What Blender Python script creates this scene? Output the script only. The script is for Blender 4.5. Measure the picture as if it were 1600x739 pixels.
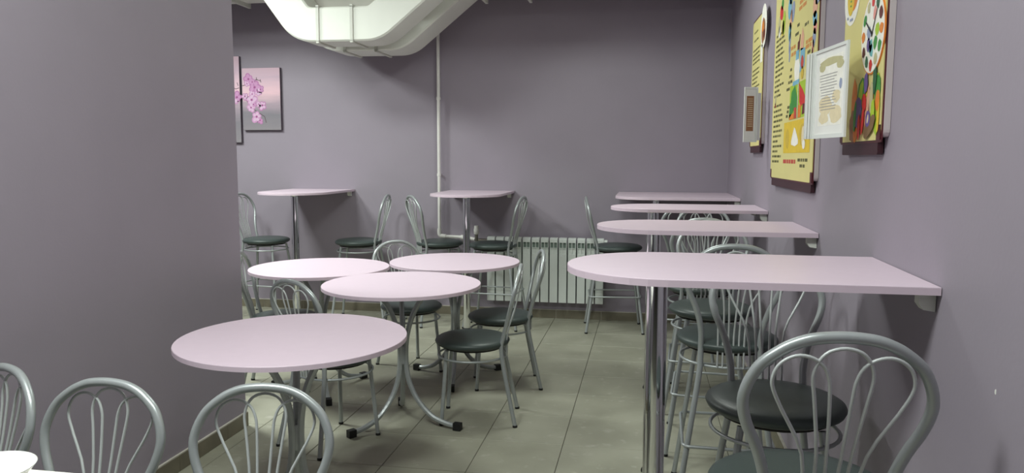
import bpy, math, random
from mathutils import Vector, Matrix
PI = math.pi
rnd = random.Random(7)
scene = bpy.context.scene
COL = scene.collection
for o in list(bpy.data.objects):
    bpy.data.objects.remove(o)

# ------------------------------------------------------------------ camera
CAM_H = 1.43
F_PX, YAW, PITCH, ROLL = 1182.8, 0.176585, 0.103988, -0.001939
cd = bpy.data.cameras.new('camera')
cd.sensor_fit = 'HORIZONTAL'; cd.sensor_width = 36.0
cd.lens = F_PX / 1600 * 36.0
cd.clip_start = 0.02; cd.clip_end = 60
cam = bpy.data.objects.new('camera', cd); COL.objects.link(cam)
_r = Vector((math.cos(YAW), math.sin(YAW), 0))
_f = Vector((-math.sin(YAW) * math.cos(PITCH), math.cos(YAW) * math.cos(PITCH), -math.sin(PITCH)))
_d = _f.cross(_r)
_cr, _sr = math.cos(ROLL), math.sin(ROLL)
_R = _cr * _r + _sr * _d
_D = -_sr * _r + _cr * _d
M = Matrix((( _R.x, -_D.x, -_f.x, 0), (_R.y, -_D.y, -_f.y, 0), (_R.z, -_D.z, -_f.z, CAM_H), (0, 0, 0, 1)))
cam.matrix_world = M
scene.camera = cam

# ------------------------------------------------------------------ world, view
w = bpy.data.worlds.new('world'); scene.world = w; w.use_nodes = True
w.node_tree.nodes['Background'].inputs[0].default_value = (0.8, 0.85, 0.9, 1)
w.node_tree.nodes['Background'].inputs[1].default_value = 0.02
vs = scene.view_settings
vs.view_transform = 'Standard'; vs.look = 'None'; vs.gamma = 1.0; vs.use_curve_mapping = False
vs.exposure = 0.35
CEIL = 3.12
LIGHTS = [  # x, y, watts of the square ceiling lamps
    (-4.0, 4.75, 64), (-3.0, 3.9, 50), (-0.5, 4.6, 20), (-1.4, 1.0, 46), (-0.3, 1.0, 18)]

# ------------------------------------------------------------------ materials
def srgb(r, g, b):
    def c(v):
        v /= 255
        return v / 12.92 if v <= .04045 else ((v + .055) / 1.055) ** 2.4
    return (c(r), c(g), c(b), 1)
MAT = {}
def mat(name, col, rough=.5, metal=0., spec=.5, noise=0., nscale=8., bump=0., bscale=120., emit=None, coat=0.):
    m = bpy.data.materials.new(name); m.use_nodes = True; MAT[name] = m
    nt = m.node_tree; b = nt.nodes['Principled BSDF']
    b.inputs['Base Color'].default_value = col
    b.inputs['Roughness'].default_value = rough
    b.inputs['Metallic'].default_value = metal
    b.inputs['Specular IOR Level'].default_value = spec
    if coat: b.inputs['Coat Weight'].default_value = coat
    tc = nt.nodes.new('ShaderNodeTexCoord')
    if noise:
        n = nt.nodes.new('ShaderNodeTexNoise'); n.inputs['Scale'].default_value = nscale
        n.inputs['Detail'].default_value = 5
        nt.links.new(tc.outputs['Object'], n.inputs['Vector'])
        r = nt.nodes.new('ShaderNodeValToRGB')
        r.color_ramp.elements[0].position = .3; r.color_ramp.elements[1].position = .7
        r.color_ramp.elements[0].color = tuple(c * (1 - noise) for c in col[:3]) + (1,)
        r.color_ramp.elements[1].color = tuple(min(1, c * (1 + noise)) for c in col[:3]) + (1,)
        nt.links.new(n.outputs['Fac'], r.inputs['Fac'])
        nt.links.new(r.outputs['Color'], b.inputs['Base Color'])
    if bump:
        n2 = nt.nodes.new('ShaderNodeTexNoise'); n2.inputs['Scale'].default_value = bscale
        n2.inputs['Detail'].default_value = 3
        nt.links.new(tc.outputs['Object'], n2.inputs['Vector'])
        bp = nt.nodes.new('ShaderNodeBump'); bp.inputs['Strength'].default_value = bump
        bp.inputs['Distance'].default_value = .002
        nt.links.new(n2.outputs['Fac'], bp.inputs['Height'])
        nt.links.new(bp.outputs['Normal'], b.inputs['Normal'])
    if emit:
        b.inputs['Emission Color'].default_value = emit[0]; b.inputs['Emission Strength'].default_value = emit[1]
    return m
mat('wall_paint', srgb(149, 140.2, 152), .55, noise=.025, nscale=3, bump=.12, bscale=90)
mat('ceiling_paint', srgb(214, 212, 205), .8, noise=.03, nscale=4)
mat('grout', srgb(84, 82, 74), .9, noise=.1, nscale=30)
mat('skirting', srgb(118, 112, 96), .5, noise=.12, nscale=9)
mat('skirting_grout', srgb(186, 182, 172), .8, noise=.1, nscale=30)
mat('pink_laminate', srgb(217, 198, 212), .38, noise=.012, nscale=25, bump=.03, bscale=250)
mat('pink_edge', srgb(216, 197, 211), .42, noise=.012, nscale=25)
mat('white_laminate', srgb(232, 230, 222), .4, noise=.02, nscale=12)
mat('chrome', (.78, .79, .8, 1), .07, 1.0, noise=.03, nscale=6)
mat('silver_paint', srgb(168, 173, 174), .33, .38, noise=.03, nscale=40)
mat('wire_paint', srgb(190, 194, 194), .38, .15, noise=.03, nscale=40)
mat('vinyl', srgb(63, 73, 71), .42, noise=.06, nscale=14, bump=.15, bscale=300)
mat('black_rubber', srgb(20, 20, 20), .6, noise=.1, nscale=20)
mat('dark_plywood', srgb(38, 36, 34), .8, noise=.15, nscale=10)
mat('duct_paint', srgb(226, 228, 220), .5, noise=.02, nscale=6, bump=.1, bscale=40)
mat('duct_seam', srgb(204, 205, 197), .55, noise=.03, nscale=20)
mat('radiator_white', srgb(216, 221, 217), .35, noise=.015, nscale=10)
mat('radiator_core_shaded', srgb(112, 126, 118), .5, noise=.05, nscale=10)  # shade in the section gaps and slots, painted in as a darker core
mat('pipe_white', srgb(226, 224, 220), .45, noise=.03, nscale=15)
mat('brass', srgb(150, 146, 138), .3, .9, noise=.05, nscale=20)
mat('bracket_white', srgb(226, 228, 220), .45, noise=.02, nscale=20)
mat('cream_board', srgb(222, 212, 142), .45, noise=.03, nscale=5)
mat('burgundy_board', srgb(84, 32, 40), .4, noise=.06, nscale=10)
mat('burgundy_dark', srgb(58, 26, 34), .45, noise=.06, nscale=10)
mat('board_edge', srgb(196, 186, 186), .5, noise=.03, nscale=10)
mat('acrylic', srgb(228, 231, 227), .25, noise=.01, nscale=10)
mat('paper', srgb(232, 232, 228), .7, noise=.03, nscale=10)
mat('lamp_diffuser', (1, 1, 1, 1), .5, emit=((.95, 1, .95, 1), 1.5))
mat('lamp_frame', srgb(230, 230, 230), .5, noise=.02)
mat('ceramic', srgb(244, 244, 240), .15, coat=.5, noise=.01)
mat('canvas_edge', srgb(96, 88, 98), .8, noise=.08, nscale=20)
for nm, c in dict(ink=(92, 90, 48), ink_orange=(206, 140, 70), ink_red=(190, 70, 60), blue=(120, 176, 200), slate=(146, 156, 184),
                  skin=(222, 170, 140), green=(60, 140, 60), dgreen=(44, 96, 66), lime=(166, 196, 50), red=(206, 46, 44), orange=(224, 130, 44),
                  yellow=(222, 190, 52), white=(240, 238, 228), purple=(106, 86, 150), brown=(126, 98, 66), maroon=(96, 30, 30),
                  gold=(206, 176, 60), pink=(226, 150, 140), teal=(108, 176, 180), parch=(226, 212, 176), khaki=(190, 184, 140),
                  petal=(176, 116, 164), petal_mid=(192, 140, 182), petal_light=(208, 174, 202), petal_core=(148, 72, 128), stem=(82, 62, 70), grey_ink=(150, 148, 150),
                  foodbrown=(150, 104, 70)).items():
    mat('print_' + nm, srgb(*c), .55, noise=.06, nscale=40)

def tile_material():
    m = bpy.data.materials.new('floor_tile'); m.use_nodes = True; MAT['floor_tile'] = m
    nt = m.node_tree; b = nt.nodes['Principled BSDF']
    tc = nt.nodes.new('ShaderNodeNewGeometry')
    n1 = nt.nodes.new('ShaderNodeTexNoise'); n1.inputs['Scale'].default_value = 2.6; n1.inputs['Detail'].default_value = 7
    n2 = nt.nodes.new('ShaderNodeTexNoise'); n2.inputs['Scale'].default_value = 14; n2.inputs['Detail'].default_value = 6
    for n in (n1, n2): nt.links.new(tc.outputs['Position'], n.inputs['Vector'])
    r1 = nt.nodes.new('ShaderNodeValToRGB')
    r1.color_ramp.elements[0].position = .3; r1.color_ramp.elements[0].color = srgb(142, 141, 125)
    r1.color_ramp.elements[1].position = .7; r1.color_ramp.elements[1].color = srgb(166, 165, 149)
    nt.links.new(n1.outputs['Fac'], r1.inputs['Fac'])
    # plaster dust scuffs
    r2 = nt.nodes.new('ShaderNodeValToRGB')
    r2.color_ramp.elements[0].position = .60; r2.color_ramp.elements[0].color = (0, 0, 0, 1)
    r2.color_ramp.elements[1].position = .78; r2.color_ramp.elements[1].color = (.6, .6, .6, 1)
    nt.links.new(n2.outputs['Fac'], r2.inputs['Fac'])
    mx = nt.nodes.new('ShaderNodeMix'); mx.data_type = 'RGBA'
    nt.links.new(r2.outputs['Color'], mx.inputs[0]); nt.links.new(r1.outputs['Color'], mx.inputs[6])
    mx.inputs[7].default_value = srgb(190, 188, 178)
    nt.links.new(mx.outputs[2], b.inputs['Base Color'])
    b.inputs['Roughness'].default_value = .48
tile_material()
def canvas_material():
    m = bpy.data.materials.new('canvas_print'); m.use_nodes = True; MAT['canvas_print'] = m
    nt = m.node_tree; b = nt.nodes['Principled BSDF']; b.inputs['Roughness'].default_value = .75
    tc = nt.nodes.new('ShaderNodeTexCoord'); mp = nt.nodes.new('ShaderNodeMapping')
    mp.inputs['Scale'].default_value = (2, 2, 14)
    n = nt.nodes.new('ShaderNodeTexNoise'); n.inputs['Scale'].default_value = 1.2; n.inputs['Detail'].default_value = 4
    nt.links.new(tc.outputs['Object'], mp.inputs['Vector']); nt.links.new(mp.outputs['Vector'], n.inputs['Vector'])
    sp = nt.nodes.new('ShaderNodeSeparateXYZ'); nt.links.new(tc.outputs['Generated'], sp.inputs[0])
    a = nt.nodes.new('ShaderNodeMath'); a.operation = 'MULTIPLY_ADD'; a.inputs[1].default_value = .25; a.inputs[2].default_value = -.125
    nt.links.new(n.outputs['Fac'], a.inputs[0])
    ad = nt.nodes.new('ShaderNodeMath'); ad.operation = 'ADD'
    nt.links.new(a.outputs[0], ad.inputs[0]); nt.links.new(sp.outputs['Z'], ad.inputs[1])
    r = nt.nodes.new('ShaderNodeValToRGB'); e = r.color_ramp.elements
    e[0].position = 0; e[0].color = srgb(138, 132, 138); e[1].position = 1; e[1].color = srgb(206, 176, 190)
    for p, c in ((.25, (126, 122, 130)), (.42, (168, 150, 162)), (.6, (222, 186, 196)), (.85, (196, 170, 186))):
        k = e.new(p); k.color = srgb(*c)
    nt.links.new(ad.outputs[0], r.inputs['Fac']); nt.links.new(r.outputs['Color'], b.inputs['Base Color'])
canvas_material()

# ------------------------------------------------------------------ mesh helpers
class MB:
    def __init__(self): self.v = []; self.f = []; self.s = []
    def add(self, vs, fs, smooth=False):
        n = len(self.v); self.v += [tuple(p) for p in vs]
        self.f += [tuple(i + n for i in q) for q in fs]; self.s += [smooth] * len(fs)
        return self
    def box(self, x0, x1, y0, y1, z0, z1):
        vs = [(x, y, z) for x in (x0, x1) for y in (y0, y1) for z in (z0, z1)]
        return self.add(vs, [(0, 1, 3, 2), (4, 6, 7, 5), (0, 4, 5, 1), (2, 3, 7, 6), (0, 2, 6, 4), (1, 5, 7, 3)])
    def cbox(self, x0, x1, y0, y1, z0, z1, c):     # box with the top edges chamfered
        lo = [(x0, y0), (x1, y0), (x1, y1), (x0, y1)]; hi = [(x0 + c, y0 + c), (x1 - c, y0 + c), (x1 - c, y1 - c), (x0 + c, y1 - c)]
        vs = [(x, y, z0) for x, y in lo] + [(x, y, z1 - c) for x, y in lo] + [(x, y, z1) for x, y in hi]
        fs = [(3, 2, 1, 0), (8, 9, 10, 11)]
        for i in range(4):
            j = (i + 1) % 4
            fs += [(i, j, j + 4, i + 4), (i + 4, j + 4, j + 8, i + 8)]
        return self.add(vs, fs)
    def tube(self, path, r, n=8, closed=False, caps=True, sq=False, up=None):
        P = [Vector(p) for p in path]; m = len(P); T = []
        for i in range(m):
            a = P[i - 1] if (i > 0 or closed) else P[i]; b = P[(i + 1) % m] if (i < m - 1 or closed) else P[i]
            T.append((b - a).normalized())
        ref = Vector(up) if up else (Vector((0, 0, 1)) if abs(T[0].z) < .9 else Vector((1, 0, 0)))
        N = (ref - T[0] * ref.dot(T[0])).normalized(); vs = []
        for i in range(m):
            N = (N - T[i] * N.dot(T[i])).normalized(); B = T[i].cross(N)
            rr = r[i] if isinstance(r, (list, tuple)) else r
            for k in range(n):
                a = 2 * PI * (k + .5) / n; c, s = math.cos(a), math.sin(a)
                if sq:
                    q = .86 / max(abs(c), abs(s)); q = min(q, 1.0); c *= q; s *= q
                vs.append(P[i] + N * (c * rr) + B * (s * rr))
        fs = []
        for i in range(m if closed else m - 1):
            for k in range(n):
                a = i * n + k; b = i * n + (k + 1) % n; c = ((i + 1) % m) * n
                fs.append((a, b, c + (k + 1) % n, c + k))
        self.add(vs, fs, not sq)
        if caps and not closed:
            self.add(vs[:n], [tuple(range(n))[::-1]]); self.add(vs[-n:], [tuple(range(n))])
        return self
    def lathe(self, prof, n=24, at=(0, 0, 0), smooth=True):
        vs = []; fs = []
        for r, z in prof:
            for k in range(n):
                a = 2 * PI * k / n; vs.append((at[0] + r * math.cos(a), at[1] + r * math.sin(a), at[2] + z))
        for i in range(len(prof) - 1):
            for k in range(n):
                a = i * n + k; b = i * n + (k + 1) % n
                fs.append((a, b, b + n, a + n))
        self.add(vs, fs, smooth)
        self.add(vs[:n], [tuple(range(n))[::-1]]); self.add(vs[-n:], [tuple(range(n))])
        return self
    def prism(self, pts, z0, z1, c=0.):            # outline in xy; small chamfer c on top and bottom edges
        n = len(pts); P = [Vector(p) for p in pts]; ins = []
        for i in range(n):
            a = (P[i] - P[i - 1]).normalized(); b = (P[(i + 1) % n] - P[i]).normalized()
            t = (a + b).normalized(); ins.append(P[i] + Vector((-t.y, t.x)) * c)
        rings = [(ins, z0), (P, z0 + c), (P, z1 - c), (ins, z1)] if c else [(P, z0), (P, z1)]
        vs = [(q[0], q[1], z) for R_, z in rings for q in R_]
        fs = [tuple(range(n))[::-1], tuple(range((len(rings) - 1) * n, len(rings) * n))]
        for k in range(len(rings) - 1):
            for i in range(n):
                j = (i + 1) % n; fs.append((k * n + i, k * n + j, (k + 1) * n + j, (k + 1) * n + i))
        return self.add(vs, fs)
def mesh(name, mb, m, origin=(0, 0, 0)):
    me = bpy.data.meshes.new(name); O = Vector(origin)
    me.from_pydata([tuple(Vector(p) - O) for p in mb.v], [], mb.f)
    me.polygons.foreach_set('use_smooth', mb.s)
    me.materials.append(MAT[m] if isinstance(m, str) else m)
    me.update(); return me
def wloc(o):
    v = Vector(o.location)
    while o.parent: o = o.parent; v += Vector(o.location)
    return v
def obj(name, mb, m, parent=None, origin=None):
    """link one mesh object; coordinates in mb are world ones (parents carry no rotation yet)"""
    base = wloc(parent) if parent else Vector((0, 0, 0))
    O = Vector(origin) if origin is not None else base
    o = bpy.data.objects.new(name, mesh(name, mb, m, O)); COL.objects.link(o)
    if parent: o.parent = parent
    o.location = O - base
    return o
def tag(o, label, cat, group=None):
    o['label'] = label; o['category'] = cat
    if group: o['group'] = group
    return o
def thing(name, label, cat, loc=(0, 0, 0), group=None):
    o = bpy.data.objects.new(name, None); COL.objects.link(o); o.location = loc; o.empty_display_size = .1
    return tag(o, label, cat, group)
def struct(name, mb, m, label=None, cat=None):
    o = obj(name, mb, m); o['kind'] = 'structure'
    if label: o['label'] = label
    if cat: o['category'] = cat
    return o
def copy_tree(o, parent=None):
    c = o.copy(); COL.objects.link(c)
    if parent: c.parent = parent; c.matrix_parent_inverse = o.matrix_parent_inverse.copy()
    for ch in list(o.children): copy_tree(ch, c)
    return c
def spline(pts, k=6):
    P = [Vector(p) for p in pts]; out = []
    for i in range(len(P) - 1):
        p0 = P[max(i - 1, 0)]; p1 = P[i]; p2 = P[i + 1]; p3 = P[min(i + 2, len(P) - 1)]
        for j in range(k):
            t = j / k
            out.append(.5 * ((2 * p1) + (-p0 + p2) * t + (2 * p0 - 5 * p1 + 4 * p2 - p3) * t * t + (-p0 + 3 * p1 - 3 * p2 + p3) * t ** 3))
    out.append(P[-1]); return out

# ------------------------------------------------------------------ room shell
XR, YB, XL, YL = .669, 6.64, -2.09, 3.62
XFL, YF = -5.6, -5.0
struct('wall_back', MB().box(XFL - .15, XR + .15, YB, YB + .15, -.1, CEIL + .1), 'wall_paint', 'grey purple painted wall at the far end behind the radiator', 'wall')
wr = struct('wall_right', MB().box(XR, XR + .15, YF, YB, -.1, CEIL + .1), 'wall_paint', 'grey purple painted wall carrying the yellow notice boards', 'wall')
obj('paint_chip', MB().lathe([(.0035, 0), (.003, .0004)], 7, (0, 0, 0)), 'pipe_white', wr)
chip = wr.children[0]; chip.rotation_euler = (0, -PI / 2, .5); chip.location = (XR - .0003, 1.562, .982); chip.scale = (1.6, .7, 1)
struct('wall_left', MB().box(XL - .22, XL, YF, YL, -.1, CEIL + .1), 'wall_paint', 'grey purple partition wall filling the left of the picture', 'wall')
struct('wall_far_left', MB().box(XFL - .15, XFL, YF, YB, -.1, CEIL + .1), 'wall_paint', 'painted side wall hidden behind the partition', 'wall')
struct('wall_front', MB().box(XFL - .15, XR + .15, YF - .15, YF, -.1, CEIL + .1), 'wall_paint', 'painted wall behind the viewpoint', 'wall')
struct('ceiling', MB().box(XFL, XR, YF, YB, CEIL, CEIL + .1), 'ceiling_paint', 'white ceiling above the ventilation ducts', 'ceiling')
struct('trim_1', MB().box(-2.72, -2.0, 5.83, YB, 2.60, CEIL), 'ceiling_paint', 'pale ceiling beam above the dip of the ventilation ducts', 'beam')
TX, TY, GAP = .402, .4085, .0035
fl = struct('floor', MB().box(XFL, XR, YF, YB, -.08, -.004), 'grout', 'grey ceramic tiled floor with dark joints', 'floor')
full = None
x_lines = [-.391 + TX * k for k in range(-13, 4)]
y_lines = [3.648 + TY * k for k in range(-10, 9)]
ntile = 0
def tile_mesh(w_, d_):
    return mesh('tile', MB().cbox(0, w_, 0, d_, -.012, 0, .0018), 'floor_tile')
cache = {}
for xa in x_lines:
    for ya in y_lines:
        x0, x1, y0, y1 = xa + GAP / 2, min(xa + TX, XR) - GAP / 2, ya + GAP / 2, min(ya + TY, YB) - GAP / 2
        if x1 - x0 < .02 or y1 - y0 < .02 or x0 < -4.3: continue
        if xa + TX < XL - .3 and ya < 2.8: continue          # behind the partition
        key = (round(x1 - x0, 3), round(y1 - y0, 3))
        if key not in cache: cache[key] = tile_mesh(*key)
        o = bpy.data.objects.new('tile', cache[key]); COL.objects.link(o); o.parent = fl
        o.location = (x0, y0, 0); ntile += 1
# skirting of tile pieces
def skirting(name, axis, fixed, a0, a1, sgn, label):
    H_, T_ = .074, .014
    g = MB()
    if axis == 'x': g.box(a0, a1, min(fixed, fixed + sgn * T_ * .8), max(fixed, fixed + sgn * T_ * .8), 0, H_ + .005)
    else: g.box(min(fixed, fixed + sgn * T_ * .8), max(fixed, fixed + sgn * T_ * .8), a0, a1, 0, H_ + .005)
    s = struct(name, g, 'skirting_grout', label, 'skirting')
    L_ = .402; n = int(math.ceil((a1 - a0) / L_))
    for i in range(n):
        b0, b1 = a0 + i * L_ + .002, min(a0 + (i + 1) * L_, a1) - .002
        if b1 - b0 < .02: continue
        m_ = MB()
        lo, hi = sorted((fixed, fixed + sgn * T_))
        if axis == 'x': m_.box(b0, b1, lo, hi, .001, H_)
        else: m_.box(lo, hi, b0, b1, .001, H_)
        obj('skirting_tile', m_, 'skirting', s)
skirting('baseboard_back', 'x', YB, -4.4, XR, -1, 'low tile skirting along the far wall under the radiator')
skirting('baseboard_right', 'y', XR, .0, YB - .015, -1, 'low tile skirting along the wall with the notice boards')
skirting('baseboard_left', 'y', XL, .2, YL, 1, 'low tile skirting along the partition wall')

# ------------------------------------------------------------------ ceiling lamps
for i, (lx, ly, wt) in enumerate(LIGHTS):
    where = ['over the far left corner behind the partition', 'beside the end of the partition', 'over the radiator aisle', 'over the white table and foreground chairs', 'over the nearest bar stool'][i]
    t = thing('ceiling_lamp', 'square flat white ceiling lamp ' + where, 'lamp', (lx, ly, CEIL - .04), 'square ceiling lamps')
    m_ = MB()
    for a, b, c, d in ((-.31, .31, -.31, -.29), (-.31, .31, .29, .31), (-.31, -.29, -.29, .29), (.29, .31, -.29, .29)):
        m_.box(lx + a, lx + b, ly + c, ly + d, CEIL - .045, CEIL)
    obj('frame', m_, 'lamp_frame', t)
    obj('diffuser', MB().box(lx - .288, lx + .288, ly - .288, ly + .288, CEIL - .034, CEIL - .004), 'lamp_diffuser', t)
    ld = bpy.data.lights.new('lamp_light', 'AREA'); ld.shape = 'SQUARE'; ld.size = .56; ld.energy = wt; ld.color = (.925, 1.0, .935)
    lo = bpy.data.objects.new('lamp_light', ld); COL.objects.link(lo); lo.parent = t; lo.location = (0, 0, -.012)

# ------------------------------------------------------------------ ventilation ducts
def offset_poly(P, d):
    out = []
    for i, p in enumerate(P):
        p = Vector(p)
        if i == 0: t = (Vector(P[1]) - p).normalized(); out.append(p + Vector((-t.y, t.x)) * d); continue
        if i == len(P) - 1: t = (p - Vector(P[i - 1])).normalized(); out.append(p + Vector((-t.y, t.x)) * d); continue
        a = (p - Vector(P[i - 1])).normalized(); b = (Vector(P[i + 1]) - p).normalized()
        na, nb = Vector((-a.y, a.x)), Vector((-b.y, b.x)); n = (na + nb).normalized()
        out.append(p + n * (d / n.dot(na)))
    return out
def fillet(P, r, k=7):
    out = [Vector(P[0])]
    for i in range(1, len(P) - 1):
        p = Vector(P[i]); a = (Vector(P[i - 1]) - p).normalized(); b = (Vector(P[i + 1]) - p).normalized()
        ang = math.acos(max(-1, min(1, a.dot(b)))); t = r / math.tan(ang / 2)
        s, e = p + a * t, p + b * t
        for j in range(k + 1):
            u = j / k; out.append(s * (1 - u) ** 2 + p * 2 * u * (1 - u) + e * u * u)
    out.append(Vector(P[-1])); return out
DH = .255
def duct(y0, y1, label, x_end, flanges, parts):
    bottom = [(-5.55, 2.78), (-3.03, 2.78), (-2.675, 2.30), (-1.985, 2.297), (-1.425, 2.745), (x_end, 2.745)]
    cl = fillet(offset_poly(bottom, DH / 2), .19)
    t = thing('ventilation_duct', label, 'duct', (-2.33, (y0 + y1) / 2, 2.30), 'white ventilation ducts')
    secs = []
    for i, p in enumerate(cl):
        a = cl[max(i - 1, 0)]; b = cl[min(i + 1, len(cl) - 1)]; tn = (b - a).normalized()
        secs.append((p, tn, Vector((-tn.y, tn.x))))
    m_ = MB(); vs = []; fs = []; c = .012
    for p, tn, n in secs:
        h = DH / 2
        for yy, hh in ((y0 + c, -h), (y1 - c, -h), (y1, -h + c), (y1, h - c), (y1 - c, h), (y0 + c, h), (y0, h - c), (y0, -h + c)):
            q = p + n * hh; vs.append((q.x, yy, q.y))
    for i in range(len(secs) - 1):
        for k in range(8):
            a = i * 8 + k; b = i * 8 + (k + 1) % 8; fs.append((a, a + 8, b + 8, b))
    m_.add(vs, fs); m_.add(vs[:8], [tuple(range(8))]); m_.add(vs[-8:], [tuple(range(8))[::-1]])
    obj('duct_body', m_, 'duct_paint', t)
    def flange(p, tn, n, e, wd):
        m2 = MB(); h = DH / 2
        for (ya, yb, ha, hb) in ((y0 - e, y1 + e, -h - e, -h + .004), (y0 - e, y1 + e, h - .004, h + e), (y0 - e, y0 + .004, -h, h), (y1 - .004, y1 + e, -h, h)):
            vv = []
            for s in (-wd / 2, wd / 2):
                for yy in (ya, yb):
                    for hh in (ha, hb):
                        q = p + tn * s + n * hh; vv.append((q.x, yy, q.y))
            m2.add(vv, [(0, 1, 3, 2), (4, 6, 7, 5), (0, 4, 5, 1), (2, 3, 7, 6), (0, 2, 6, 4), (1, 5, 7, 3)])
        obj('flange', m2, 'duct_seam', t)
    for fx, e in flanges:
        for i in range(len(secs) - 1):
            pa, pb = secs[i][0], secs[i + 1][0]
            if pa.x <= fx <= pb.x:
                u = (fx - pa.x) / (pb.x - pa.x); tn = (pb - pa).normalized()
                flange(pa.lerp(pb, u), tn, Vector((-tn.y, tn.x)), e, .022); break
duct(5.50, 5.80, 'nearer white boxed ventilation duct dipping below the ceiling beam', .64, [(-3.45, .03), (-2.474, .012), (-2.204, .012), (-1.36, .02), (-.30, .02)], 0)
duct(6.02, 6.37, 'white boxed ventilation duct dipping behind the nearer one, closest to the wall', .64, [(-3.52, .035), (-2.474, .012), (-2.204, .012), (-1.36, .03), (-.985, .035), (.165, .035)], 0)

# ------------------------------------------------------------------ heating pipe and radiator
PX, PY = -1.84, 6.585
t = thing('heating_pipe', 'thin white vertical heating pipe on the far wall bending to the radiator', 'pipe', (PX, PY, .70))
obj('riser', MB().tube([(PX, PY, .74), (PX, PY, CEIL)], .0145, 12), 'pipe_white', t)
obj('elbow', MB().tube(spline([(PX, PY, .79), (PX, PY, .745), (PX + .012, PY, .727), (PX + .06, PY, .722)], 4), .019, 12), 'pipe_white', t)
obj('branch', MB().tube([(PX + .04, PY - .0, .722), (-1.62, PY, .717), (-1.56, PY - .02, .713), (-1.508, 6.56, .703)], .0145, 12), 'pipe_white', t)
obj('coupling', MB().tube([(-1.64, PY, .717), (-1.57, PY - .015, .713)], .021, 12), 'pipe_white', t)
for zz in (1.275, 1.95):
    obj('pipe_clip', MB().tube([(PX, PY, zz - .012), (PX, PY, zz + .012)], .0185, 12).box(PX - .006, PX + .006, PY, YB, zz - .008, zz + .008), 'pipe_white', t)
RX0, NS, SW = -1.395, 13, .08
RY0, RY1, RZ0, RZ1 = 6.525, 6.60, .162, .732
t = thing('radiator', 'white ribbed aluminium wall radiator under the far wall', 'radiator', (RX0 + NS * SW / 2, 6.55, RZ0))
ms = MB()
ww = SW
ms.box(.004, ww - .004, .012, .030, .03, .54)                      # core behind the plate
ms.box(.018, ww - .018, .03, .075, .0, .56)                        # water column and rear fins
sec_core = mesh('radiator_section_core', ms, 'radiator_core_shaded')
mp = MB()
mp.cbox(.006, ww - .006, .0, .012, .0, .432, .002)
mp.box(.006, ww - .006, .007, .012, .432, .480)               # flat front plate
for xx in (.006, ww / 2 - .0025, ww - .011):                       # ribs over the convection slots
    mp.box(xx, xx + .005, .0, .014, .432, .548)
mp.box(.006, ww - .006, .0, .014, .478, .483)
prof = [(.0, .53), (.002, .556), (.012, .566), (.028, .570), (.06, .570), (.06, .55), (.012, .535)]
vs = [(.006, y, z) for y, z in prof] + [(ww - .006, y, z) for y, z in prof]; n_ = len(prof)
mp.add(vs, [tuple(range(n_)), tuple(range(n_, 2 * n_))[::-1]] + [(i, i + n_, (i + 1) % n_ + n_, (i + 1) % n_) for i in range(n_)])
sec_front = mesh('radiator_section', mp, 'radiator_white')
for i in range(NS):
    a = bpy.data.objects.new('radiator_section', sec_front); COL.objects.link(a); a.parent = t
    a.location = (RX0 + i * SW - t.location.x, RY0 - t.location.y, 0)
    b = bpy.data.objects.new('section_core', sec_core); COL.objects.link(b); b.parent = a
obj('end_plug', MB().tube([(RX0 + NS * SW - .01, 6.55, RZ0 + .54), (RX0 + NS * SW + .025, 6.55, RZ0 + .54)], .02, 10), 'radiator_white', t)
v = obj('valve', MB().tube([(RX0 + .01, 6.55, RZ0 + .535), (-1.475, 6.55, .70)], .014, 10).tube([(-1.49, 6.55, .68), (-1.49, 6.55, .752)], .015, 10), 'brass', t)
obj('thermostat_head', MB().lathe([(.016, .748), (.024, .755), (.025, .795), (.021, .80), (.021, .822), (.018, .826)], 14, (-1.49, 6.55, 0)), 'pipe_white', v)
for xx in (RX0 + .2, RX0 + .84):
    obj('wall_bracket', MB().box(xx, xx + .02, RY1 - .02, YB - .002, RZ0 + .47, RZ0 + .5), 'radiator_white', t)

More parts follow.
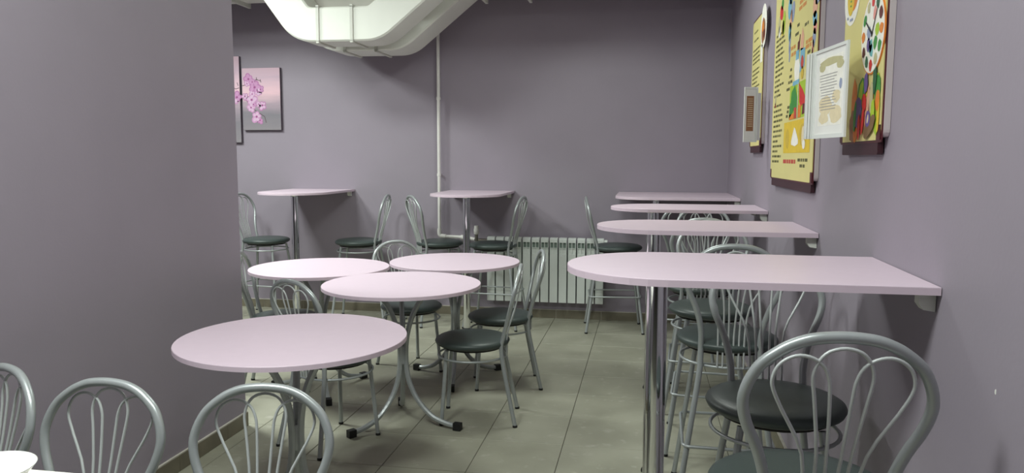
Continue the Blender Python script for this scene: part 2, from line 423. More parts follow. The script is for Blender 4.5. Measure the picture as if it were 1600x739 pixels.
# ------------------------------------------------------------------ bar tables fixed to the walls
ZT, TH = 1.136, .019
def tongue(L, W, k=18):                 # from the wall (x=0) out to x=-L, centred on y=0
    r = W / 2; pts = [(0, -r), (0, r), (-(L - r), r)]
    for i in range(1, k): a = PI / 2 + PI * i / k; pts.append((-(L - r) + r * math.cos(a), r * math.sin(a)))
    pts.append((-(L - r), -r)); return pts[::-1] if False else pts
def corner_shape(L, W, r, k=10):        # rounded only at the free front corner
    pts = [(0, -W / 2), (0, W / 2), (-L, W / 2)]
    for i in range(k + 1): a = PI + PI / 2 * i / k; pts.append((-(L - r) + r * math.cos(a), -W / 2 + r + r * math.sin(a)))
    return pts
def ccw(p):
    a = sum(p[i - 1][0] * p[i][1] - p[i][0] * p[i - 1][1] for i in range(len(p))); return p if a > 0 else p[::-1]
def bar_table(label, loc, rz, outline, L, W, post):
    t = thing('bar_table', label, 'table', (0, 0, 0), 'bar tables fixed to the walls')
    top = obj('table_top', MB().prism(ccw(outline), ZT - TH + .0008, ZT, .0012), 'pink_laminate', t)
    eo = ccw(outline)
    obj('edge_band', MB().prism([(x * 1.0008, y * 1.0008) for x, y in eo], ZT - TH, ZT - .0022, .0), 'pink_edge', top)
    px, py = post
    p = obj('post', MB().lathe([(.03, .012), (.03, ZT - TH - .006)], 28, (px, py, 0)), 'chrome', t)
    obj('foot_flange', MB().lathe([(.036, 0), (.036, .008), (.032, .014), (.0305, .02)], 28, (px, py, 0)), 'black_rubber', p)
    obj('top_flange', MB().lathe([(.031, ZT - TH - .02), (.05, ZT - TH - .006), (.05, ZT - TH)], 28, (px, py, 0)), 'chrome', p)
    for s in (-1, 1):
        yb = s * (W / 2 - .045)
        m_ = MB()
        z1 = ZT - TH
        vs_ = [(0, yb - .016, z1), (-.036, yb - .016, z1), (-.036, yb - .016, z1 - .026), (-.026, yb - .016, z1 - .04), (0, yb - .016, z1 - .044)]
        vs_ += [(x, y + .032, z) for x, y, z in vs_]
        m_.add(vs_, [(0, 1, 2, 3, 4), (9, 8, 7, 6, 5)] + [(i, i + 5, (i + 1) % 5 + 5, (i + 1) % 5) for i in range(5)])
        obj('wall_bracket', m_, 'bracket_white', t)
    t.location = loc; t.rotation_euler = (0, 0, rz)
    return t
LB, WB = .885, .545
for y_, lb in ((2.128, 'nearest and largest-looking pink bar table on the wall with the boards'),
               (3.40, 'second nearest pink bar table, just behind the largest-looking one'),
               (4.68, 'third pink bar table from the front on the wall with the boards')):
    bar_table(lb, (XR - .002, y_, 0), 0, tongue(LB, WB), LB, WB, (-(XR - .034), 0))
bar_table('farthest pink bar table in the corner where the two walls meet', (XR - .002, 6.165, 0), 0, corner_shape(.91, .94, .26), .91, .94, (-(XR - .075), -.15))
bar_table('pink bar table on the far wall beside the vertical white pipe', (-1.457, YB - .002, 0), PI / 2, tongue(.90, .592), .90, .592, (-.60, 0))
bar_table('leftmost pink bar table on the far wall below the orchid picture', (-2.966, YB - .002, 0), PI / 2, tongue(.89, .612), .89, .612, (-.60, 0))

# ------------------------------------------------------------------ round tables
RZ, RR, RT = .766, .417, .018
def leg_path(a):
    pr_ = [(.205, RZ - RT - .012), (.17, RZ - RT - .02), (.115, .69), (.066, .61), (.034, .52), (.0195, .43), (.0195, .33), (.036, .235), (.085, .14), (.165, .062), (.25, .03), (.315, .022)]
    return [(r * math.cos(a), r * math.sin(a), z) for r, z in spline([(r, z, 0) for r, z in pr_], 4) for r, z in ((r, z),)] if False else \
           [(p.x * math.cos(a), p.x * math.sin(a), p.y) for p in spline([(r, z, 0) for r, z in pr_], 4)]
def round_table():
    t = thing('round_table', '', 'table', (0, 0, 0), 'pink round cafe tables')
    c = [(RR * math.cos(2 * PI * i / 64), RR * math.sin(2 * PI * i / 64)) for i in range(64)]
    top = obj('table_top', MB().prism(c, RZ - RT + .0008, RZ, .0012), 'pink_laminate', t)
    obj('edge_band', MB().prism([(x * 1.0012, y * 1.0012) for x, y in c], RZ - RT, RZ - .0022), 'pink_edge', top)
    for k in range(3):
        a = 2 * PI * k / 3
        l = obj('leg', MB().tube(leg_path(a), .0148, 8, sq=True, up=(-math.sin(a), math.cos(a), 0)), 'silver_paint', t)
        ca, sa = math.cos(a), math.sin(a)
        m_ = MB(); vs = []
        for r in (.294, .336):
            for s in (-.0165, .0165):
                for z in (.002, .040):
                    vs.append((r * ca - s * sa, r * sa + s * ca, z))
        m_.add(vs, [(0, 1, 3, 2), (4, 6, 7, 5), (0, 4, 5, 1), (2, 3, 7, 6), (0, 2, 6, 4), (1, 5, 7, 3)])
        obj('foot_cap', m_, 'black_rubber', l)
    obj('top_plate', MB().lathe([(.06, RZ - RT - .005), (.06, RZ - RT)], 16), 'silver_paint', t)
    obj('weld_joint', MB().lathe([(.016, .33), (.018, .34), (.018, .42), (.016, .43)], 8), 'silver_paint', t)
    return t
proto = round_table(); first = True
for x_, y_, a_, lb in ((-1.285, 2.58, -129, 'nearest and largest-looking pink round table beside the partition wall'),
                       (-1.27, 3.80, -129, 'pink round table directly behind the nearest one, in front of two touching ones'),
                       (-1.950, 4.285, 180, 'leftmost pink round table, partly behind the partition edge'),
                       (-1.212, 4.70, -80, 'farthest pink round table, in front of the radiator')):
    o = proto if first else copy_tree(proto); first = False
    o.location = (x_, y_, 0); o.rotation_euler = (0, 0, math.radians(a_)); o['label'] = lb

# ------------------------------------------------------------------ chairs and stools
HP = [(.0, .0), (.03, .0015), (.06, .006), (.088, .016), (.112, .030), (.143, .056), (.162, .087), (.173, .123), (.172, .155), (.161, .193), (.140, .24), (.122, .30), (.113, .355), (.112, .41)]
def seat_thing(kind):
    st = kind == 'stool'
    zs = .69 if st else .437
    t = thing('bar_stool' if st else 'cafe_chair', '', 'stool' if st else 'chair', (0, 0, 0), 'silver bar stools with dark seats' if st else 'silver cafe chairs with dark seats')
    R_ = .205
    obj('seat', MB().lathe([(.150, zs - .022), (.185, zs - .020), (.199, zs - .012), (R_, zs), (.201, zs + .010), (.186, zs + .019), (.15, zs + .025), (.08, zs + .029), (.02, zs + .030)], 40), 'vinyl', t)
    obj('seat_base', MB().lathe([(.155, zs - .036), (.165, zs - .034), (.165, zs - .021)], 28), 'dark_plywood', t)
    top = zs + .41
    def lean(d): return -(.165 + .10 * (1 - min(d, .41) / .41))
    fb = (-.255, .20) if st else (-.24, .153)
    side = [(lean(d), h, top - d) for h, d in HP]
    half = side + [(-.166, .113, zs - .05)]
    leg = [(-.176, .118, zs - .12), (fb[0] * .55 - .176 * .45, fb[1] * .55 + .118 * .45, (zs - .12) * .45), (fb[0], fb[1], .006)]
    R_path = half + leg
    full = [(x, -y, z) for x, y, z in R_path[::-1]] + R_path[1:]
    hoop = obj('back_frame', MB().tube(spline(full, 3), .0115, 10, up=(1, 0, 0)), 'silver_paint', t)
    for s in (-1, 1):
        obj('foot_cap', MB().lathe([(.0130, 0), (.0130, .009), (.012, .012)], 12, (fb[0], s * fb[1], 0)), 'black_rubber', hoop)
    ff = (.205, .195) if st else (.155, .14)
    for s in (-1, 1):
        l = obj('leg', MB().tube([(.128, s * .112, zs - .036), (ff[0], s * ff[1], .006)], .0108, 10), 'silver_paint', t)
        obj('foot_cap', MB().lathe([(.0124, 0), (.0124, .009), (.0115, .012)], 12, (ff[0], s * ff[1], 0)), 'black_rubber', l)
    ring = [(.188 * math.cos(2 * PI * i / 36), .188 * math.sin(2 * PI * i / 36), zs - .078) for i in range(36)]
    obj('support_ring', MB().tube(ring, .006, 8, closed=True), 'silver_paint', t)
    # three fan loops of thin wire on the rear of the hoop
    def wx(d): return lean(d) - .012 - .014 * math.sin(PI * min(1, d / .41)) if d < .41 else -.188 + .0
    for lp in ([(-.05, .488), (-.05, .36), (-.060, .24), (-.106, .145), (-.124, .105), (-.127, .082), (-.119, .058), (-.102, .042), (-.080, .035), (-.056, .040), (-.036, .055), (-.025, .080), (-.021, .11), (-.016, .20), (-.012, .29), (-.01, .36), (-.01, .488)],
               [(-.03, .488), (-.03, .36), (-.033, .24), (-.047, .13), (-.053, .09), (-.053, .068), (-.045, .044), (-.028, .026), (0, .019), (.028, .026), (.045, .044), (.053, .068), (.053, .09), (.047, .13), (.033, .24), (.03, .36), (.03, .488)]):
        mir = [1, -1] if lp[0][0] == -.05 else [1]
        for s in mir:
            pts = [(wx(d), s * h, top - d) for h, d in lp]
            obj('back_wire', MB().tube(spline(pts, 3), .0038, 6, up=(1, 0, 0)), 'wire_paint', t)
    if st:
        zf = .30; u = zf / (zs - .036)
        fx = ff[0] + (.128 - ff[0]) * u; fy = ff[1] + (.112 - ff[1]) * u
        u2 = zf / (zs - .12); bx = fb[0] + (-.176 - fb[0]) * u2; by = fb[1] + (.118 - fb[1]) * u2
        c = .03; e = .018; pts = []
        for cx, cy, a0 in ((fx + e, fy + e, 0), (bx - e, by + e, 90), (bx - e, -by - e, 180), (fx + e, -fy - e, 270)):
            for q in range(5):
                a = math.radians(a0 + 90 * q / 4); sx = 1 if a0 in (0, 270) else -1; sy = 1 if a0 in (0, 90) else -1
                pts.append((cx - sx * c + c * math.cos(a), cy - sy * c + c * math.sin(a), zf))
        obj('footrest', MB().tube(pts, .0065, 8, closed=True), 'silver_paint', t)
    return t
CHAIRS = [
    (-1.836, 1.528, -113.9, 'leftmost foreground silver chair, cut off by the picture edge behind the bowl'),
    (-1.382, 1.440, -92.5, 'middle of the three foreground silver chairs along the white table'),
    (-0.911, 1.475, -81.5, 'rightmost of the three foreground silver chairs, before the nearest round table'),
    (-0.927, 3.969, 187.5, 'silver chair with dark round seat nearest the aisle, fully visible'),
    (-0.895, 4.607, 194.8, 'silver chair behind the fully visible one, in front of the radiator'),
    (-1.540, 3.532, 64.7, 'silver chair tucked behind the nearest round table, its seat hidden below the top'),
    (-2.205, 4.310, 16.0, 'silver chair half hidden by the partition edge at the leftmost round table'),
    (-1.544, 4.814, -48.0, 'silver chair behind the spot where two round tables touch'),
]
STOOLS = [
    (.352, 1.725, 93.0, 'nearest silver bar stool at bottom right, its hoop back large in front'),
    (.394, 2.343, -90.3, 'silver bar stool on the far side of the nearest bar table, facing the viewer'),
    (.336, 3.182, 89.0, 'silver bar stool on the near side of the second bar table, seen from behind'),
    (.321, 3.785, -94.4, 'silver bar stool on the far side of the second bar table, facing the viewer'),
    (.322, 4.444, 87.2, 'silver bar stool on the near side of the third bar table, seen from behind'),
    (.371, 5.004, -91.4, 'silver bar stool on the far side of the third bar table'),
    (.285, 5.567, 87.6, 'silver bar stool on the near side of the corner bar table'),
    (-.235, 6.305, 5.7, 'silver bar stool at the right end of the radiator, sideways to the viewer'),
    (-1.769, 6.343, 37.1, 'silver bar stool below the vertical white pipe, back to the left'),
    (-1.281, 6.265, 175.0, 'silver bar stool in front of the radiator valve, back to the right'),
    (-3.356, 6.262, -5.2, 'leftmost silver bar stool at the partition edge, below the orchid picture'),
    (-2.495, 6.292, 187.9, 'silver bar stool right of the leftmost bar table, back to the right'),
]
for kind, L_ in (('chair', CHAIRS), ('stool', STOOLS)):
    proto = seat_thing(kind); first = True
    for x_, y_, a_, lb in L_:
        o = proto if first else copy_tree(proto); first = False
        o.location = (x_, y_, 0); o.rotation_euler = (0, 0, math.radians(a_)); o['label'] = lb

# ------------------------------------------------------------------ white foreground table with bowl
t = thing('dining_table', 'white table corner at the bottom left with a bowl on it', 'table', (-1.45, .98, 0))
tp = [(-2.0, .62), (-1.09, .62), (-1.09, 1.352), (-2.0, 1.352)]
obj('table_top', MB().prism(tp, RZ - .02, RZ, .002), 'white_laminate', t)
for xx in (-1.92, -1.17):
    for yy in (.70, 1.12):
        obj('leg', MB().tube([(xx, yy, 0), (xx, yy, RZ - .02)], .02, 10), 'silver_paint', t)
b = tag(obj('bowl', MB().lathe([(.032, RZ + .001), (.036, RZ + .004), (.040, RZ + .01), (.066, RZ + .03), (.082, RZ + .050), (.087, RZ + .056), (.084, RZ + .057), (.076, RZ + .048), (.058, RZ + .028), (.03, RZ + .014), (.002, RZ + .012)], 40, (-1.268, 1.228, 0)), 'ceramic', None, (-1.268, 1.228, RZ)), 'white glazed bowl on the white table at the bottom left', 'bowl')

# ------------------------------------------------------------------ orchid canvases on the far wall
def canvas(x0, x1, z0, z1, label, flowers, stems, y0=6.605):
    t = thing('canvas_picture', label, 'picture', ((x0 + x1) / 2, y0, z0), 'orchid canvas pictures')
    obj('canvas', MB().box(x0, x1, y0 + .001, YB, z0, z1), 'canvas_edge', t)
    obj('print', MB().box(x0 + .001, x1 - .001, y0 - .0005, y0 + .001, z0 + .001, z1 - .001), 'canvas_print', t)
    m_ = MB()
    for st in stems:
        for a, b_ in zip(st[:-1], st[1:]):
            a = Vector(a); b_ = Vector(b_); n = (b_ - a).normalized(); n = Vector((-n.y, n.x)) * .003
            m_.add([(q.x, y0 - .0008, q.y) for q in (a + n, a - n, b_ - n, b_ + n)], [(0, 1, 2, 3)])
    if stems: obj('printed_stem', m_, 'print_stem', t)
    for (fx, fz, fr) in flowers:
        fr *= 1.12
        a0 = rnd.random() * 6; outer, inner, core = MB(), MB(), MB()
        for k in range(5):
            a = a0 + 2 * PI * k / 5 + rnd.uniform(-.2, .2); L = fr * rnd.uniform(.75, 1.1)
            for mb_, s, dy in ((outer, 1, .0012), (inner, .6, .0016)):
                c = Vector((fx + math.cos(a) * L * .5, fz + math.sin(a) * L * .5)); vs = []
                for j in range(10):
                    q = 2 * PI * j / 10; u = math.cos(q) * L * .52 * s; v_ = math.sin(q) * L * .46 * s
                    vs.append((c.x + math.cos(a) * u - math.sin(a) * v_, y0 - dy - k * .00005, c.y + math.sin(a) * u + math.cos(a) * v_))
                mb_.add(vs, [tuple(range(10))])
        core.add([(fx + math.cos(2 * PI * j / 8) * fr * .17, y0 - .0021, fz + math.sin(2 * PI * j / 8) * fr * .15) for j in range(8)], [tuple(range(8))])
        k_ = rnd.random(); p = obj('printed_flower', outer, 'print_petal' if k_ < .6 else 'print_petal_mid', t); obj('petal_light', inner, 'print_petal_mid' if k_ < .4 else 'print_petal_light', p); obj('flower_core', core, 'print_petal_core', p)
def cz(zx, zy):   # positions measured on the canvas
    return (-3.356 - (439 - (360 + zx / 3.079)) * .00635, 2.247 - (zy / 3.079 - 106) * .00584)
fl1 = [cz(92, 378) + (.052,), cz(120, 418) + (.056,), cz(148, 428) + (.042,), cz(104, 478) + (.056,), cz(156, 505) + (.045,), cz(100, 516) + (.044,), cz(126, 560) + (.056,), cz(72, 460) + (.035,), cz(84,400)+(.03,), cz(136, 440) + (.036,), cz(112, 500) + (.036,), cz(138, 500) + (.03,), cz(142, 578) + (.034,), cz(108, 450) + (.034,), cz(110, 392) + (.034,)]
st1 = [[cz(60, 410), cz(95, 400), cz(130, 380), cz(150, 388)], [cz(70, 465), cz(90, 500), cz(120, 530), cz(165, 560), cz(172, 590)], [cz(130, 370), cz(132, 385)], [cz(148, 380), cz(152, 395)]]
canvas(-3.735, -3.356, 1.680, 2.250, 'canvas picture of pink orchids on a misty pink and grey ground', fl1, st1)
canvas(-4.14, -3.760, 1.565, 2.360, 'taller orchid canvas picture mostly hidden behind the partition edge', [(-3.79, 1.985, .05), (-3.84, 1.95, .055), (-3.86, 2.03, .05), (-3.92, 2.1, .05)], [[(-3.765, 2.07), (-3.80, 2.06), (-3.9, 2.12)], [(-3.775, 2.09), (-3.785, 2.12)]])

# ------------------------------------------------------------------ notice boards on the right wall
XB = .645                                   # front face of the boards
def board(label, ynear, yfar, z0, z1, rad=.05):
    """cream panel with notched lower corners on a burgundy backing with a deep lower lip"""
    t = thing('notice_board', label, 'notice board', (XB + .015, (ynear + yfar) / 2, z0), 'yellow notice boards')
    def plate(name, y0, y1, za, zb, x0, x1, m, r, par):
        pts = []
        for cy, cz_, a0 in ((y1 - r, zb - r, 0), (y0 + r, zb - r, 90), (y0 + r, za + r, 180), (y1 - r, za + r, 270)):
            for q in range(5):
                a = math.radians(a0 + 90 * q / 4); pts.append((cy + r * math.cos(a), cz_ + r * math.sin(a)))
        n = len(pts); vs = [(x0, y, z) for y, z in pts] + [(x1, y, z) for y, z in pts]
        mb_ = MB().add(vs, [tuple(range(n))[::-1], tuple(range(n, 2 * n))] + [(i, (i + 1) % n, (i + 1) % n + n, i + n) for i in range(n)])
        return obj(name, mb_, m, par)
    bk = plate('backing', ynear - .006, yfar + .006, z0 + .035, z1 + .012, XB + .003, XB + .007, 'burgundy_board', .012, t)
    plate('white_core', ynear - .012, yfar - .01, z0 + .05, z1 + .004, XB + .007, XR - .001, 'board_edge', .02, t)
    plate('lower_lip', ynear + .03, yfar - .02, z0, z0 + .045, XB + .004, XB + .02, 'burgundy_dark', .008, t)
    pn = plate('panel', ynear, yfar, z0 + .042, z1, XB, XB + .003, 'cream_board', rad, t)
    for s, yy in ((1, yfar), (-1, ynear)):
        obj('corner_notch', MB().box(XB - .0006, XB + .002, min(yy, yy - s * .035), max(yy, yy - s * .035), z0 + .042, z0 + .085), 'burgundy_board', t)
    return t, pn
def flat(name, pts, m, par, lay=1):
    X = XB - .0004 * lay
    a = sum(pts[i - 1][0] * pts[i][1] - pts[i][0] * pts[i - 1][1] for i in range(len(pts)))
    if a > 0: pts = pts[::-1]
    return obj(name, MB().add([(X, y, z) for y, z in pts], [tuple(range(len(pts)))]), m, par)
def ell(cy, cz_, ry, rz_, n=16, rot=0., bumpy=0.):
    o = []
    for i in range(n):
        a = 2 * PI * i / n; k = 1 + bumpy * (rnd.random() - .5)
        u, v_ = ry * k * math.cos(a), rz_ * k * math.sin(a)
        o.append((cy + u * math.cos(rot) - v_ * math.sin(rot), cz_ + u * math.sin(rot) + v_ * math.cos(rot)))
    return o
def rect(y0, y1, z0, z1): return [(y0, z0), (y1, z0), (y1, z1), (y0, z1)]
def lines(name, rows, m, par, h=.012, lay=1):
    """illegible print: each row (y_start, y_end, z) broken into word-long dashes"""
    mb_ = MB(); X = XB - .0004 * lay
    for ya, yb, z in rows:
        y = ya
        while y > yb + .01:
            L = min(rnd.uniform(.03, .085), y - yb)
            mb_.add([(X, y, z), (X, y, z + h), (X, y - L, z + h), (X, y - L, z)], [(3, 2, 1, 0)])
            y -= L + .012
    o = obj(name, mb_, m, par); o['kind'] = 'stuff'
    return o
# far board
b1, p1 = board('farthest narrow yellow notice board with a white plate picture at its top', 4.66, 5.13, 1.462, 2.275, .03)
rows = [(5.06, 4.90, 2.20), (5.06, 4.86, 2.15)]
z = 2.09
while z > 1.56:
    rows.append((5.09, rnd.choice([4.78, 4.80, 4.84, 4.88]), z)); z -= .026 if rnd.random() > .15 else .045
lines('printed_text', rows, 'print_ink', p1, .010)
pl = flat('printed_plate', ell(4.665, 2.19, .115, .125, 24), 'print_white', p1, 3)
flat('printed_food', ell(4.665, 2.165, .075, .07, 14, 0, .25), 'print_foodbrown', p1, 4)
flat('printed_garnish', ell(4.69, 2.19, .035, .03, 9, 0, .3), 'print_orange', p1, 5)
flat('printed_sauce', ell(4.64, 2.145, .03, .028, 9, 0, .3), 'print_maroon', p1, 5)
flat('printed_card', rect(4.68, 4.76, 1.99, 2.09), 'print_white', p1, 3)
# middle board
b2, p2 = board('widest yellow notice board with green and red vegetable pictures', 3.195, 4.235, 1.288, 2.36)
rows = []; z = 2.045
while z > 1.40:
    if not 1.695 < z < 1.735: rows.append((4.19, rnd.choice([3.93, 3.95, 3.99, 4.04]), z))
    z -= .0255
lines('printed_text', rows, 'print_ink', p2, .011)
lines('printed_subtext', [(3.63, 3.57, 2.01), (3.46, 3.38, 1.985), (3.67, 3.58, 1.975), (3.76, 3.70, 1.83), (3.78, 3.70, 1.80), (3.80, 3.70, 1.775), (3.84, 3.72, 1.745), (3.80, 3.74, 1.66), (3.81, 3.76, 1.64), (3.83, 3.78, 1.62), (3.38, 3.32, 1.86), (3.38, 3.33, 1.835), (3.38, 3.32, 1.81), (3.50, 3.29, 1.415), (3.45, 3.34, 1.39)], 'print_ink', p2, .013)
lines('printed_heading', [(3.60, 3.44, 2.14), (3.59, 3.46, 2.10), (3.60, 3.44, 2.075), (3.42, 3.29, 1.905), (3.42, 3.31, 1.885), (3.76, 3.63, 1.925), (3.75, 3.64, 1.895), (3.6, 3.44, 2.2), (3.66, 3.4, 2.27)], 'print_ink_orange', p2, .016)
lines('printed_red_line', [(3.86, 3.55, 1.405)], 'print_ink_red', p2, .018)
for cy, cz_, ry, rz_, m in ((4.06, 2.15, .045, .035, 'print_red'), (4.12, 2.10, .03, .05, 'print_khaki'), (3.98, 2.09, .04, .06, 'print_lime'), (4.0, 2.07, .03, .04, 'print_yellow'), (4.1, 2.065, .03, .03, 'print_white'), (4.04, 2.19, .03, .03, 'print_green'), (4.15, 1.725, .02, .03, 'print_khaki'), (4.15, 1.70, .015, .012, 'print_ink_red')):
    flat('printed_vegetable', ell(cy, cz_, ry, rz_, 12, .3, .25), m, p2, 2)
for cy, cz_, ry, rz_, m in ((3.80, 2.20, .05, .06, 'print_blue'), (3.83, 2.13, .05, .05, 'print_blue'), (3.74, 2.10, .04, .05, 'print_slate'), (3.79, 2.07, .03, .05, 'print_skin'), (3.81, 2.02, .035, .045, 'print_blue'), (3.80, 1.97, .022, .05, 'print_slate'), (3.79, 1.915, .018, .04, 'print_slate'),
                         (3.22, 2.08, .05, .05, 'print_slate'), (3.26, 2.03, .045, .04, 'print_skin'), (3.255, 1.985, .045, .03, 'print_blue'), (3.245, 1.95, .035, .03, 'print_pink'), (3.255, 1.91, .03, .04, 'print_slate'), (3.275, 1.875, .02, .03, 'print_pink'), (3.285, 1.845, .012, .03, 'print_slate'), (3.21, 2.15, .05, .06, 'print_blue')):
    flat('printed_ribbon', ell(cy, cz_, ry, rz_, 12, .2, .2), m, p2, 2)
flat('printed_bottle', [(3.60, 1.895), (3.555, 1.895), (3.55, 1.94), (3.54, 1.965), (3.555, 1.97), (3.57, 1.945), (3.60, 1.94)], 'print_maroon', p2, 2)
flat('printed_glass', [(3.53, 1.895), (3.47, 1.895), (3.46, 1.95), (3.50, 1.99), (3.53, 1.95)], 'print_skin', p2, 2)
flat('printed_figure', [(3.63, 1.76), (3.54, 1.76), (3.53, 1.83), (3.57, 1.89), (3.63, 1.89), (3.66, 1.83)], 'print_white', p2, 2)
flat('printed_figure_top', rect(3.56, 3.63, 1.865, 1.905), 'print_blue', p2, 3)
flat('printed_mug', [(3.53, 1.80), (3.43, 1.82), (3.43, 1.895), (3.53, 1.905)], 'print_blue', p2, 2)
flat('printed_meat', ell(3.48, 1.84, .03, .03, 10, 0, .2), 'print_ink_red', p2, 3)
flat('printed_egg', ell(3.47, 1.795, .03, .028, 12), 'print_gold', p2, 3)
flat('printed_plate', [(3.68, 1.755), (3.53, 1.755), (3.53, 1.775), (3.68, 1.775)], 'print_blue', p2, 3)
flat('picture_ground', rect(3.32, 3.74, 1.605, 1.76), 'print_lime', p2, 2)
flat('picture_leaf', [(3.70, 1.73), (3.62, 1.755), (3.56, 1.70), (3.56, 1.65), (3.62, 1.64), (3.72, 1.66)], 'print_green', p2, 3)
flat('picture_leaf', [(3.745, 1.61), (3.64, 1.64), (3.66, 1.69), (3.73, 1.68)], 'print_green', p2, 4)
flat('picture_pepper', [(3.53, 1.758), (3.44, 1.72), (3.35, 1.668), (3.36, 1.655), (3.43, 1.66), (3.47, 1.65), (3.51, 1.67)], 'print_red', p2, 3)
flat('picture_carrot', rect(3.62, 3.74, 1.606, 1.63), 'print_orange', p2, 4)
flat('picture_beet', [(3.63, 1.655), (3.57, 1.655), (3.56, 1.606), (3.61, 1.606)], 'print_ink_red', p2, 5)
flat('picture_beet', [(3.43, 1.66), (3.385, 1.66), (3.37, 1.62), (3.44, 1.615)], 'print_maroon', p2, 5)
flat('picture_corn', rect(3.47, 3.53, 1.606, 1.66), 'print_orange', p2, 4)
flat('picture_frame_line', rect(3.536, 3.546, 1.605, 1.76), 'print_white', p2, 6)
flat('picture_ground', rect(3.255, 3.865, 1.453, 1.597), 'print_yellow', p2, 2)
flat('picture_shade', ell(3.77, 1.52, .05, .05, 12, 0, .3), 'print_gold', p2, 3)
flat('picture_shade', ell(3.40, 1.53, .09, .05, 12, 0, .2), 'print_gold', p2, 3)
flat('picture_pear', [(3.60, 1.568), (3.575, 1.56), (3.50, 1.51), (3.50, 1.492), (3.57, 1.482), (3.66, 1.49), (3.665, 1.505), (3.62, 1.55)], 'print_white', p2, 4)
flat('picture_garlic', ell(3.40, 1.525, .03, .042, 12), 'print_parch', p2, 4)
flat('picture_garlic', ell(3.375, 1.487, .03, .02, 12), 'print_white', p2, 5)
# near board
b3, p3 = board('nearest yellow notice board with a fruit clock face and painted vegetables', 2.312, 2.765, 1.440, 2.36, .03)
flat('printed_emblem_ring', ell(2.685, 1.955, .095, .095, 28), 'print_white', p3, 2)
flat('printed_emblem_half', ell(2.665, 1.965, .06, .062, 20), 'print_orange', p3, 3)
flat('printed_emblem_core', ell(2.695, 1.96, .045, .068, 20), 'print_yellow', p3, 4)
lines('printed_emblem_text', [(2.70, 2.66, 1.874), (2.735, 2.72, 1.885)], 'print_slate', p3, .008, 5)
lines('printed_emblem_text', [(2.70, 2.685, 1.92), (2.70, 2.685, 1.935), (2.70, 2.685, 1.95), (2.70, 2.685, 1.965), (2.70, 2.685, 1.98)], 'print_green', p3, .006, 5)
def on_face(o_pts, x0, x1, m, name, par):
    n = len(o_pts); vs = [(x0, y, z) for y, z in o_pts] + [(x1, y, z) for y, z in o_pts]
    return obj(name, MB().add(vs, [tuple(range(n))[::-1], tuple(range(n, 2 * n))] + [(i, (i + 1) % n, (i + 1) % n + n, i + n) for i in range(n)]), m, par)
cl_ = on_face(ell(2.42, 1.795, .119, .119, 40), XB - .004, XB, 'print_orange', 'clock_rim', b3)
on_face(ell(2.42, 1.795, .115, .115, 40), XB - .0048, XB - .0038, 'print_white', 'clock_face', cl_)
for k in range(12):
    a = 2 * PI * k / 12
    flat('dial_fruit', ell(2.42 + .092 * math.sin(a), 1.795 + .092 * math.cos(a), .016, .018, 9, a, .35), ['print_red', 'print_khaki', 'print_green', 'print_orange', 'print_maroon', 'print_dgreen'][k % 6], cl_, 14)
for k, (cy, cz_, m) in enumerate(((2.40, 1.85, 'print_pink'), (2.455, 1.80, 'print_slate'), (2.45, 1.765, 'print_purple'), (2.42, 1.745, 'print_teal'), (2.385, 1.765, 'print_green'), (2.37, 1.80, 'print_lime'), (2.43, 1.76, 'print_teal'))):
    flat('dial_picture', ell(cy, cz_, .02, .02, 9, 0, .4), m, cl_, 13)
def hand(y0, z0, y1, z1, wd):
    a = Vector((y0, z0)); b_ = Vector((y1, z1)); n = (b_ - a).normalized(); n = Vector((-n.y, n.x)) * wd
    flat('clock_hand', [tuple(a + n), tuple(a - n), tuple(b_ - n * .5), tuple(b_ + n * .5)], 'black_rubber', cl_, 16)
hand(2.425, 1.785, 2.37, 1.868, .004); hand(2.415, 1.79, 2.49, 1.838, .005)
for cy, cz_, ry, rz_, m, rot in ((2.60, 1.58, .035, .10, 'print_orange', 0), (2.61, 1.53, .04, .05, 'print_foodbrown', 0), (2.57, 1.53, .03, .05, 'print_orange', .2), (2.47, 1.575, .10, .075, 'print_gold', 0), (2.44, 1.56, .08, .06, 'print_skin', 0),
                         (2.35, 1.58, .03, .09, 'print_lime', 0), (2.352, 1.63, .03, .04, 'print_green', .2), (2.332, 1.56, .012, .06, 'print_yellow', 0), (2.345, 1.595, .02, .03, 'print_orange', 0),
                         (2.515, 1.625, .045, .048, 'print_green', .3), (2.52, 1.63, .02, .04, 'print_lime', .5), (2.545, 1.572, .042, .05, 'print_purple', .2), (2.575, 1.56, .015, .05, 'print_green', .1), (2.475, 1.598, .022, .03, 'print_red', -.5), (2.465, 1.655, .02, .03, 'print_purple', 0),
                         (2.375, 1.665, .018, .048, 'print_dgreen', 0), (2.40, 1.605, .018, .045, 'print_khaki', 0), (2.43, 1.60, .014, .05, 'print_skin', .1), (2.52, 1.525, .016, .038, 'print_red', 0), (2.48, 1.54, .014, .04, 'print_red', .2), (2.375, 1.56, .02, .04, 'print_lime', 0),
                         (2.405, 1.522, .062, .026, 'print_brown', -.35), (2.42, 1.545, .024, .024, 'print_purple', .4), (2.42, 1.545, .008, .014, 'print_parch', .4)):
    flat('printed_vegetable', ell(cy, cz_, ry, rz_, 14, rot, .22), m, p3, 2 + rnd.random() * 4 if False else 2)
for i, ch in enumerate([c for c in p3.children if c.name.startswith('printed_vegetable')]):
    ch.location.x -= .00025 * i

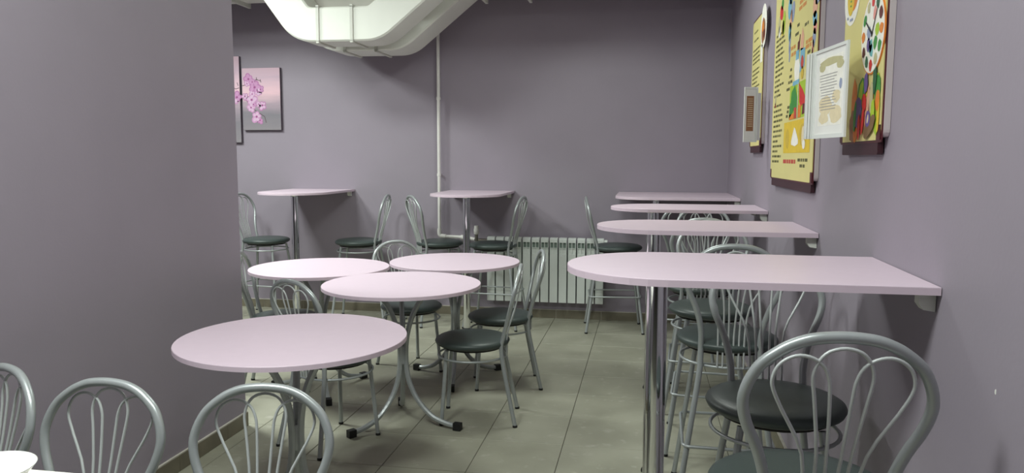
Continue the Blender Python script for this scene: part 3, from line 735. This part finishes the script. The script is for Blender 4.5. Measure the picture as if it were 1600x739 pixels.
# ------------------------------------------------------------------ flip pockets standing off the boards
def pocket(label, far, near, z0, z1, nleaf, spread, loc_hinge, content):
    """leaves of a flip rack: each a white framed page, hinged on one wall rail"""
    t = thing('flip_pocket_rack', label, 'document holder', (loc_hinge[0], loc_hinge[1], z0))
    hx, hy = loc_hinge
    for zz in (z0 + .06, z1 - .06):
        mx, my = (near[0] * .6 + far[0] * .4), (near[1] * .6 + far[1] * .4)
        obj('hinge_arm', MB().tube([(mx + .008, my + .004, zz), (XB - .009, hy, zz)], .004, 6), 'acrylic', t)
    if content == 'a':
        for k in range(3): obj('spine_strip', MB().cbox(.5205 + .0086 * k, .5275 + .0086 * k, 2.722, 2.738, z0, z1 - .003 * (2 - k), .0015), 'acrylic', t)
    else:
        obj('spine_strip', MB().cbox(.600, .606, 4.512, 4.54, z0, z1, .0015), 'acrylic', t)
        obj('rear_sheet', MB().box(.606, .628, 4.55, 4.552, z0 + .01, z1 - .03), 'paper', t)
    for i in range(nleaf):
        fx, fy = far[0] + spread[0] * i, far[1] + spread[1] * i
        nx, ny = near
        d = Vector((fx - nx, fy - ny, 0)); L = d.length; d.normalize(); n = Vector((d.y, -d.x, 0))
        if n.y > 0: n = -n
        def P(u, v_, w_): q = Vector((nx, ny, 0)) + d * (u * L) + n * w_; return (q.x, q.y, z0 + v_ * (z1 - z0))
        def slab(u0, u1, v0, v1, w0, w1, m, name, par):
            vs = [P(u, v_, w_) for u in (u0, u1) for v_ in (v0, v1) for w_ in (w0, w1)]
            return obj(name, MB().add(vs, [(0, 1, 3, 2), (4, 6, 7, 5), (0, 4, 5, 1), (2, 3, 7, 6), (0, 2, 6, 4), (1, 5, 7, 3)]), m, par)
        off = -.006 * i
        pg = slab(0.02, .98, .01, .99, off - .002, off, 'paper', 'page', t)
        b = .05
        for u0, u1, v0, v1 in ((0, b, 0, 1), (1 - b * .9, 1, 0, 1), (b, 1 - b, 0, .045), (b, 1 - b, .965, 1)):
            slab(u0, u1, v0, v1, off - .003, off + .004, 'acrylic', 'page_frame', pg)
        if i == 0 or content == 'b':
            e = off + .0004
            if content == 'a':
                slab(.14, .84, .14, .90, off, e, 'print_white', 'printed_sheet', pg)
                def blob(cu, cv, ru, rv, m, lay):
                    vs = [P(cu + ru * math.cos(2 * PI * k / 14) * (1 + .25 * (rnd.random() - .5)), cv + rv * math.sin(2 * PI * k / 14) * (1 + .25 * (rnd.random() - .5)), e + .0002 * lay) for k in range(14)]
                    obj('printed_motif', MB().add(vs, [tuple(range(14))]), m, pg)
                blob(.5, .84, .33, .045, 'print_khaki', 1); blob(.75, .79, .10, .05, 'print_khaki', 1.3); blob(.22, .79, .10, .05, 'print_khaki', 1.3); blob(.3, .45, .12, .07, 'print_parch', 1); blob(.62, .36, .2, .11, 'print_parch', 1.2)
                blob(.30, .26, .18, .10, 'print_parch', 1.1); blob(.66, .22, .16, .06, 'print_parch', 1.4); blob(.18, .57, .04, .06, 'print_slate', 1.5)
                mb_ = MB()
                for k in range(13):
                    v_ = .70 - k * .032; u0 = .28 + .1 * rnd.random(); u1 = .72 + .1 * rnd.random()
                    mb_.add([P(u0, v_, e + .0006), P(u1, v_, e + .0006), P(u1, v_ + .007, e + .0006), P(u0, v_ + .007, e + .0006)], [(0, 1, 2, 3)])
                obj('printed_text', mb_, 'print_grey_ink', pg)
            else:
                slab(.2, .8, .2, .84, off, e, 'print_foodbrown', 'printed_sheet', pg)
                mb_ = MB()
                for k in range(14):
                    v_ = .78 - k * .038
                    mb_.add([P(.28, v_, e + .0004), P(.7, v_, e + .0004), P(.7, v_ + .01, e + .0004), P(.28, v_ + .01, e + .0004)], [(0, 1, 2, 3)])
                obj('printed_text', mb_, 'print_parch', pg)
pocket('white framed flip pocket with a recipe sheet, standing off the nearest notice board', (.546, 2.72), (.585, 2.45), 1.494, 1.782, 1, (0, 0), (.63, 2.70), 'a')
pocket('small white framed flip pocket standing off the farthest notice board', (.53, 4.50), (.598, 4.52), 1.520, 1.828, 1, (0, 0), (.63, 4.72), 'b')
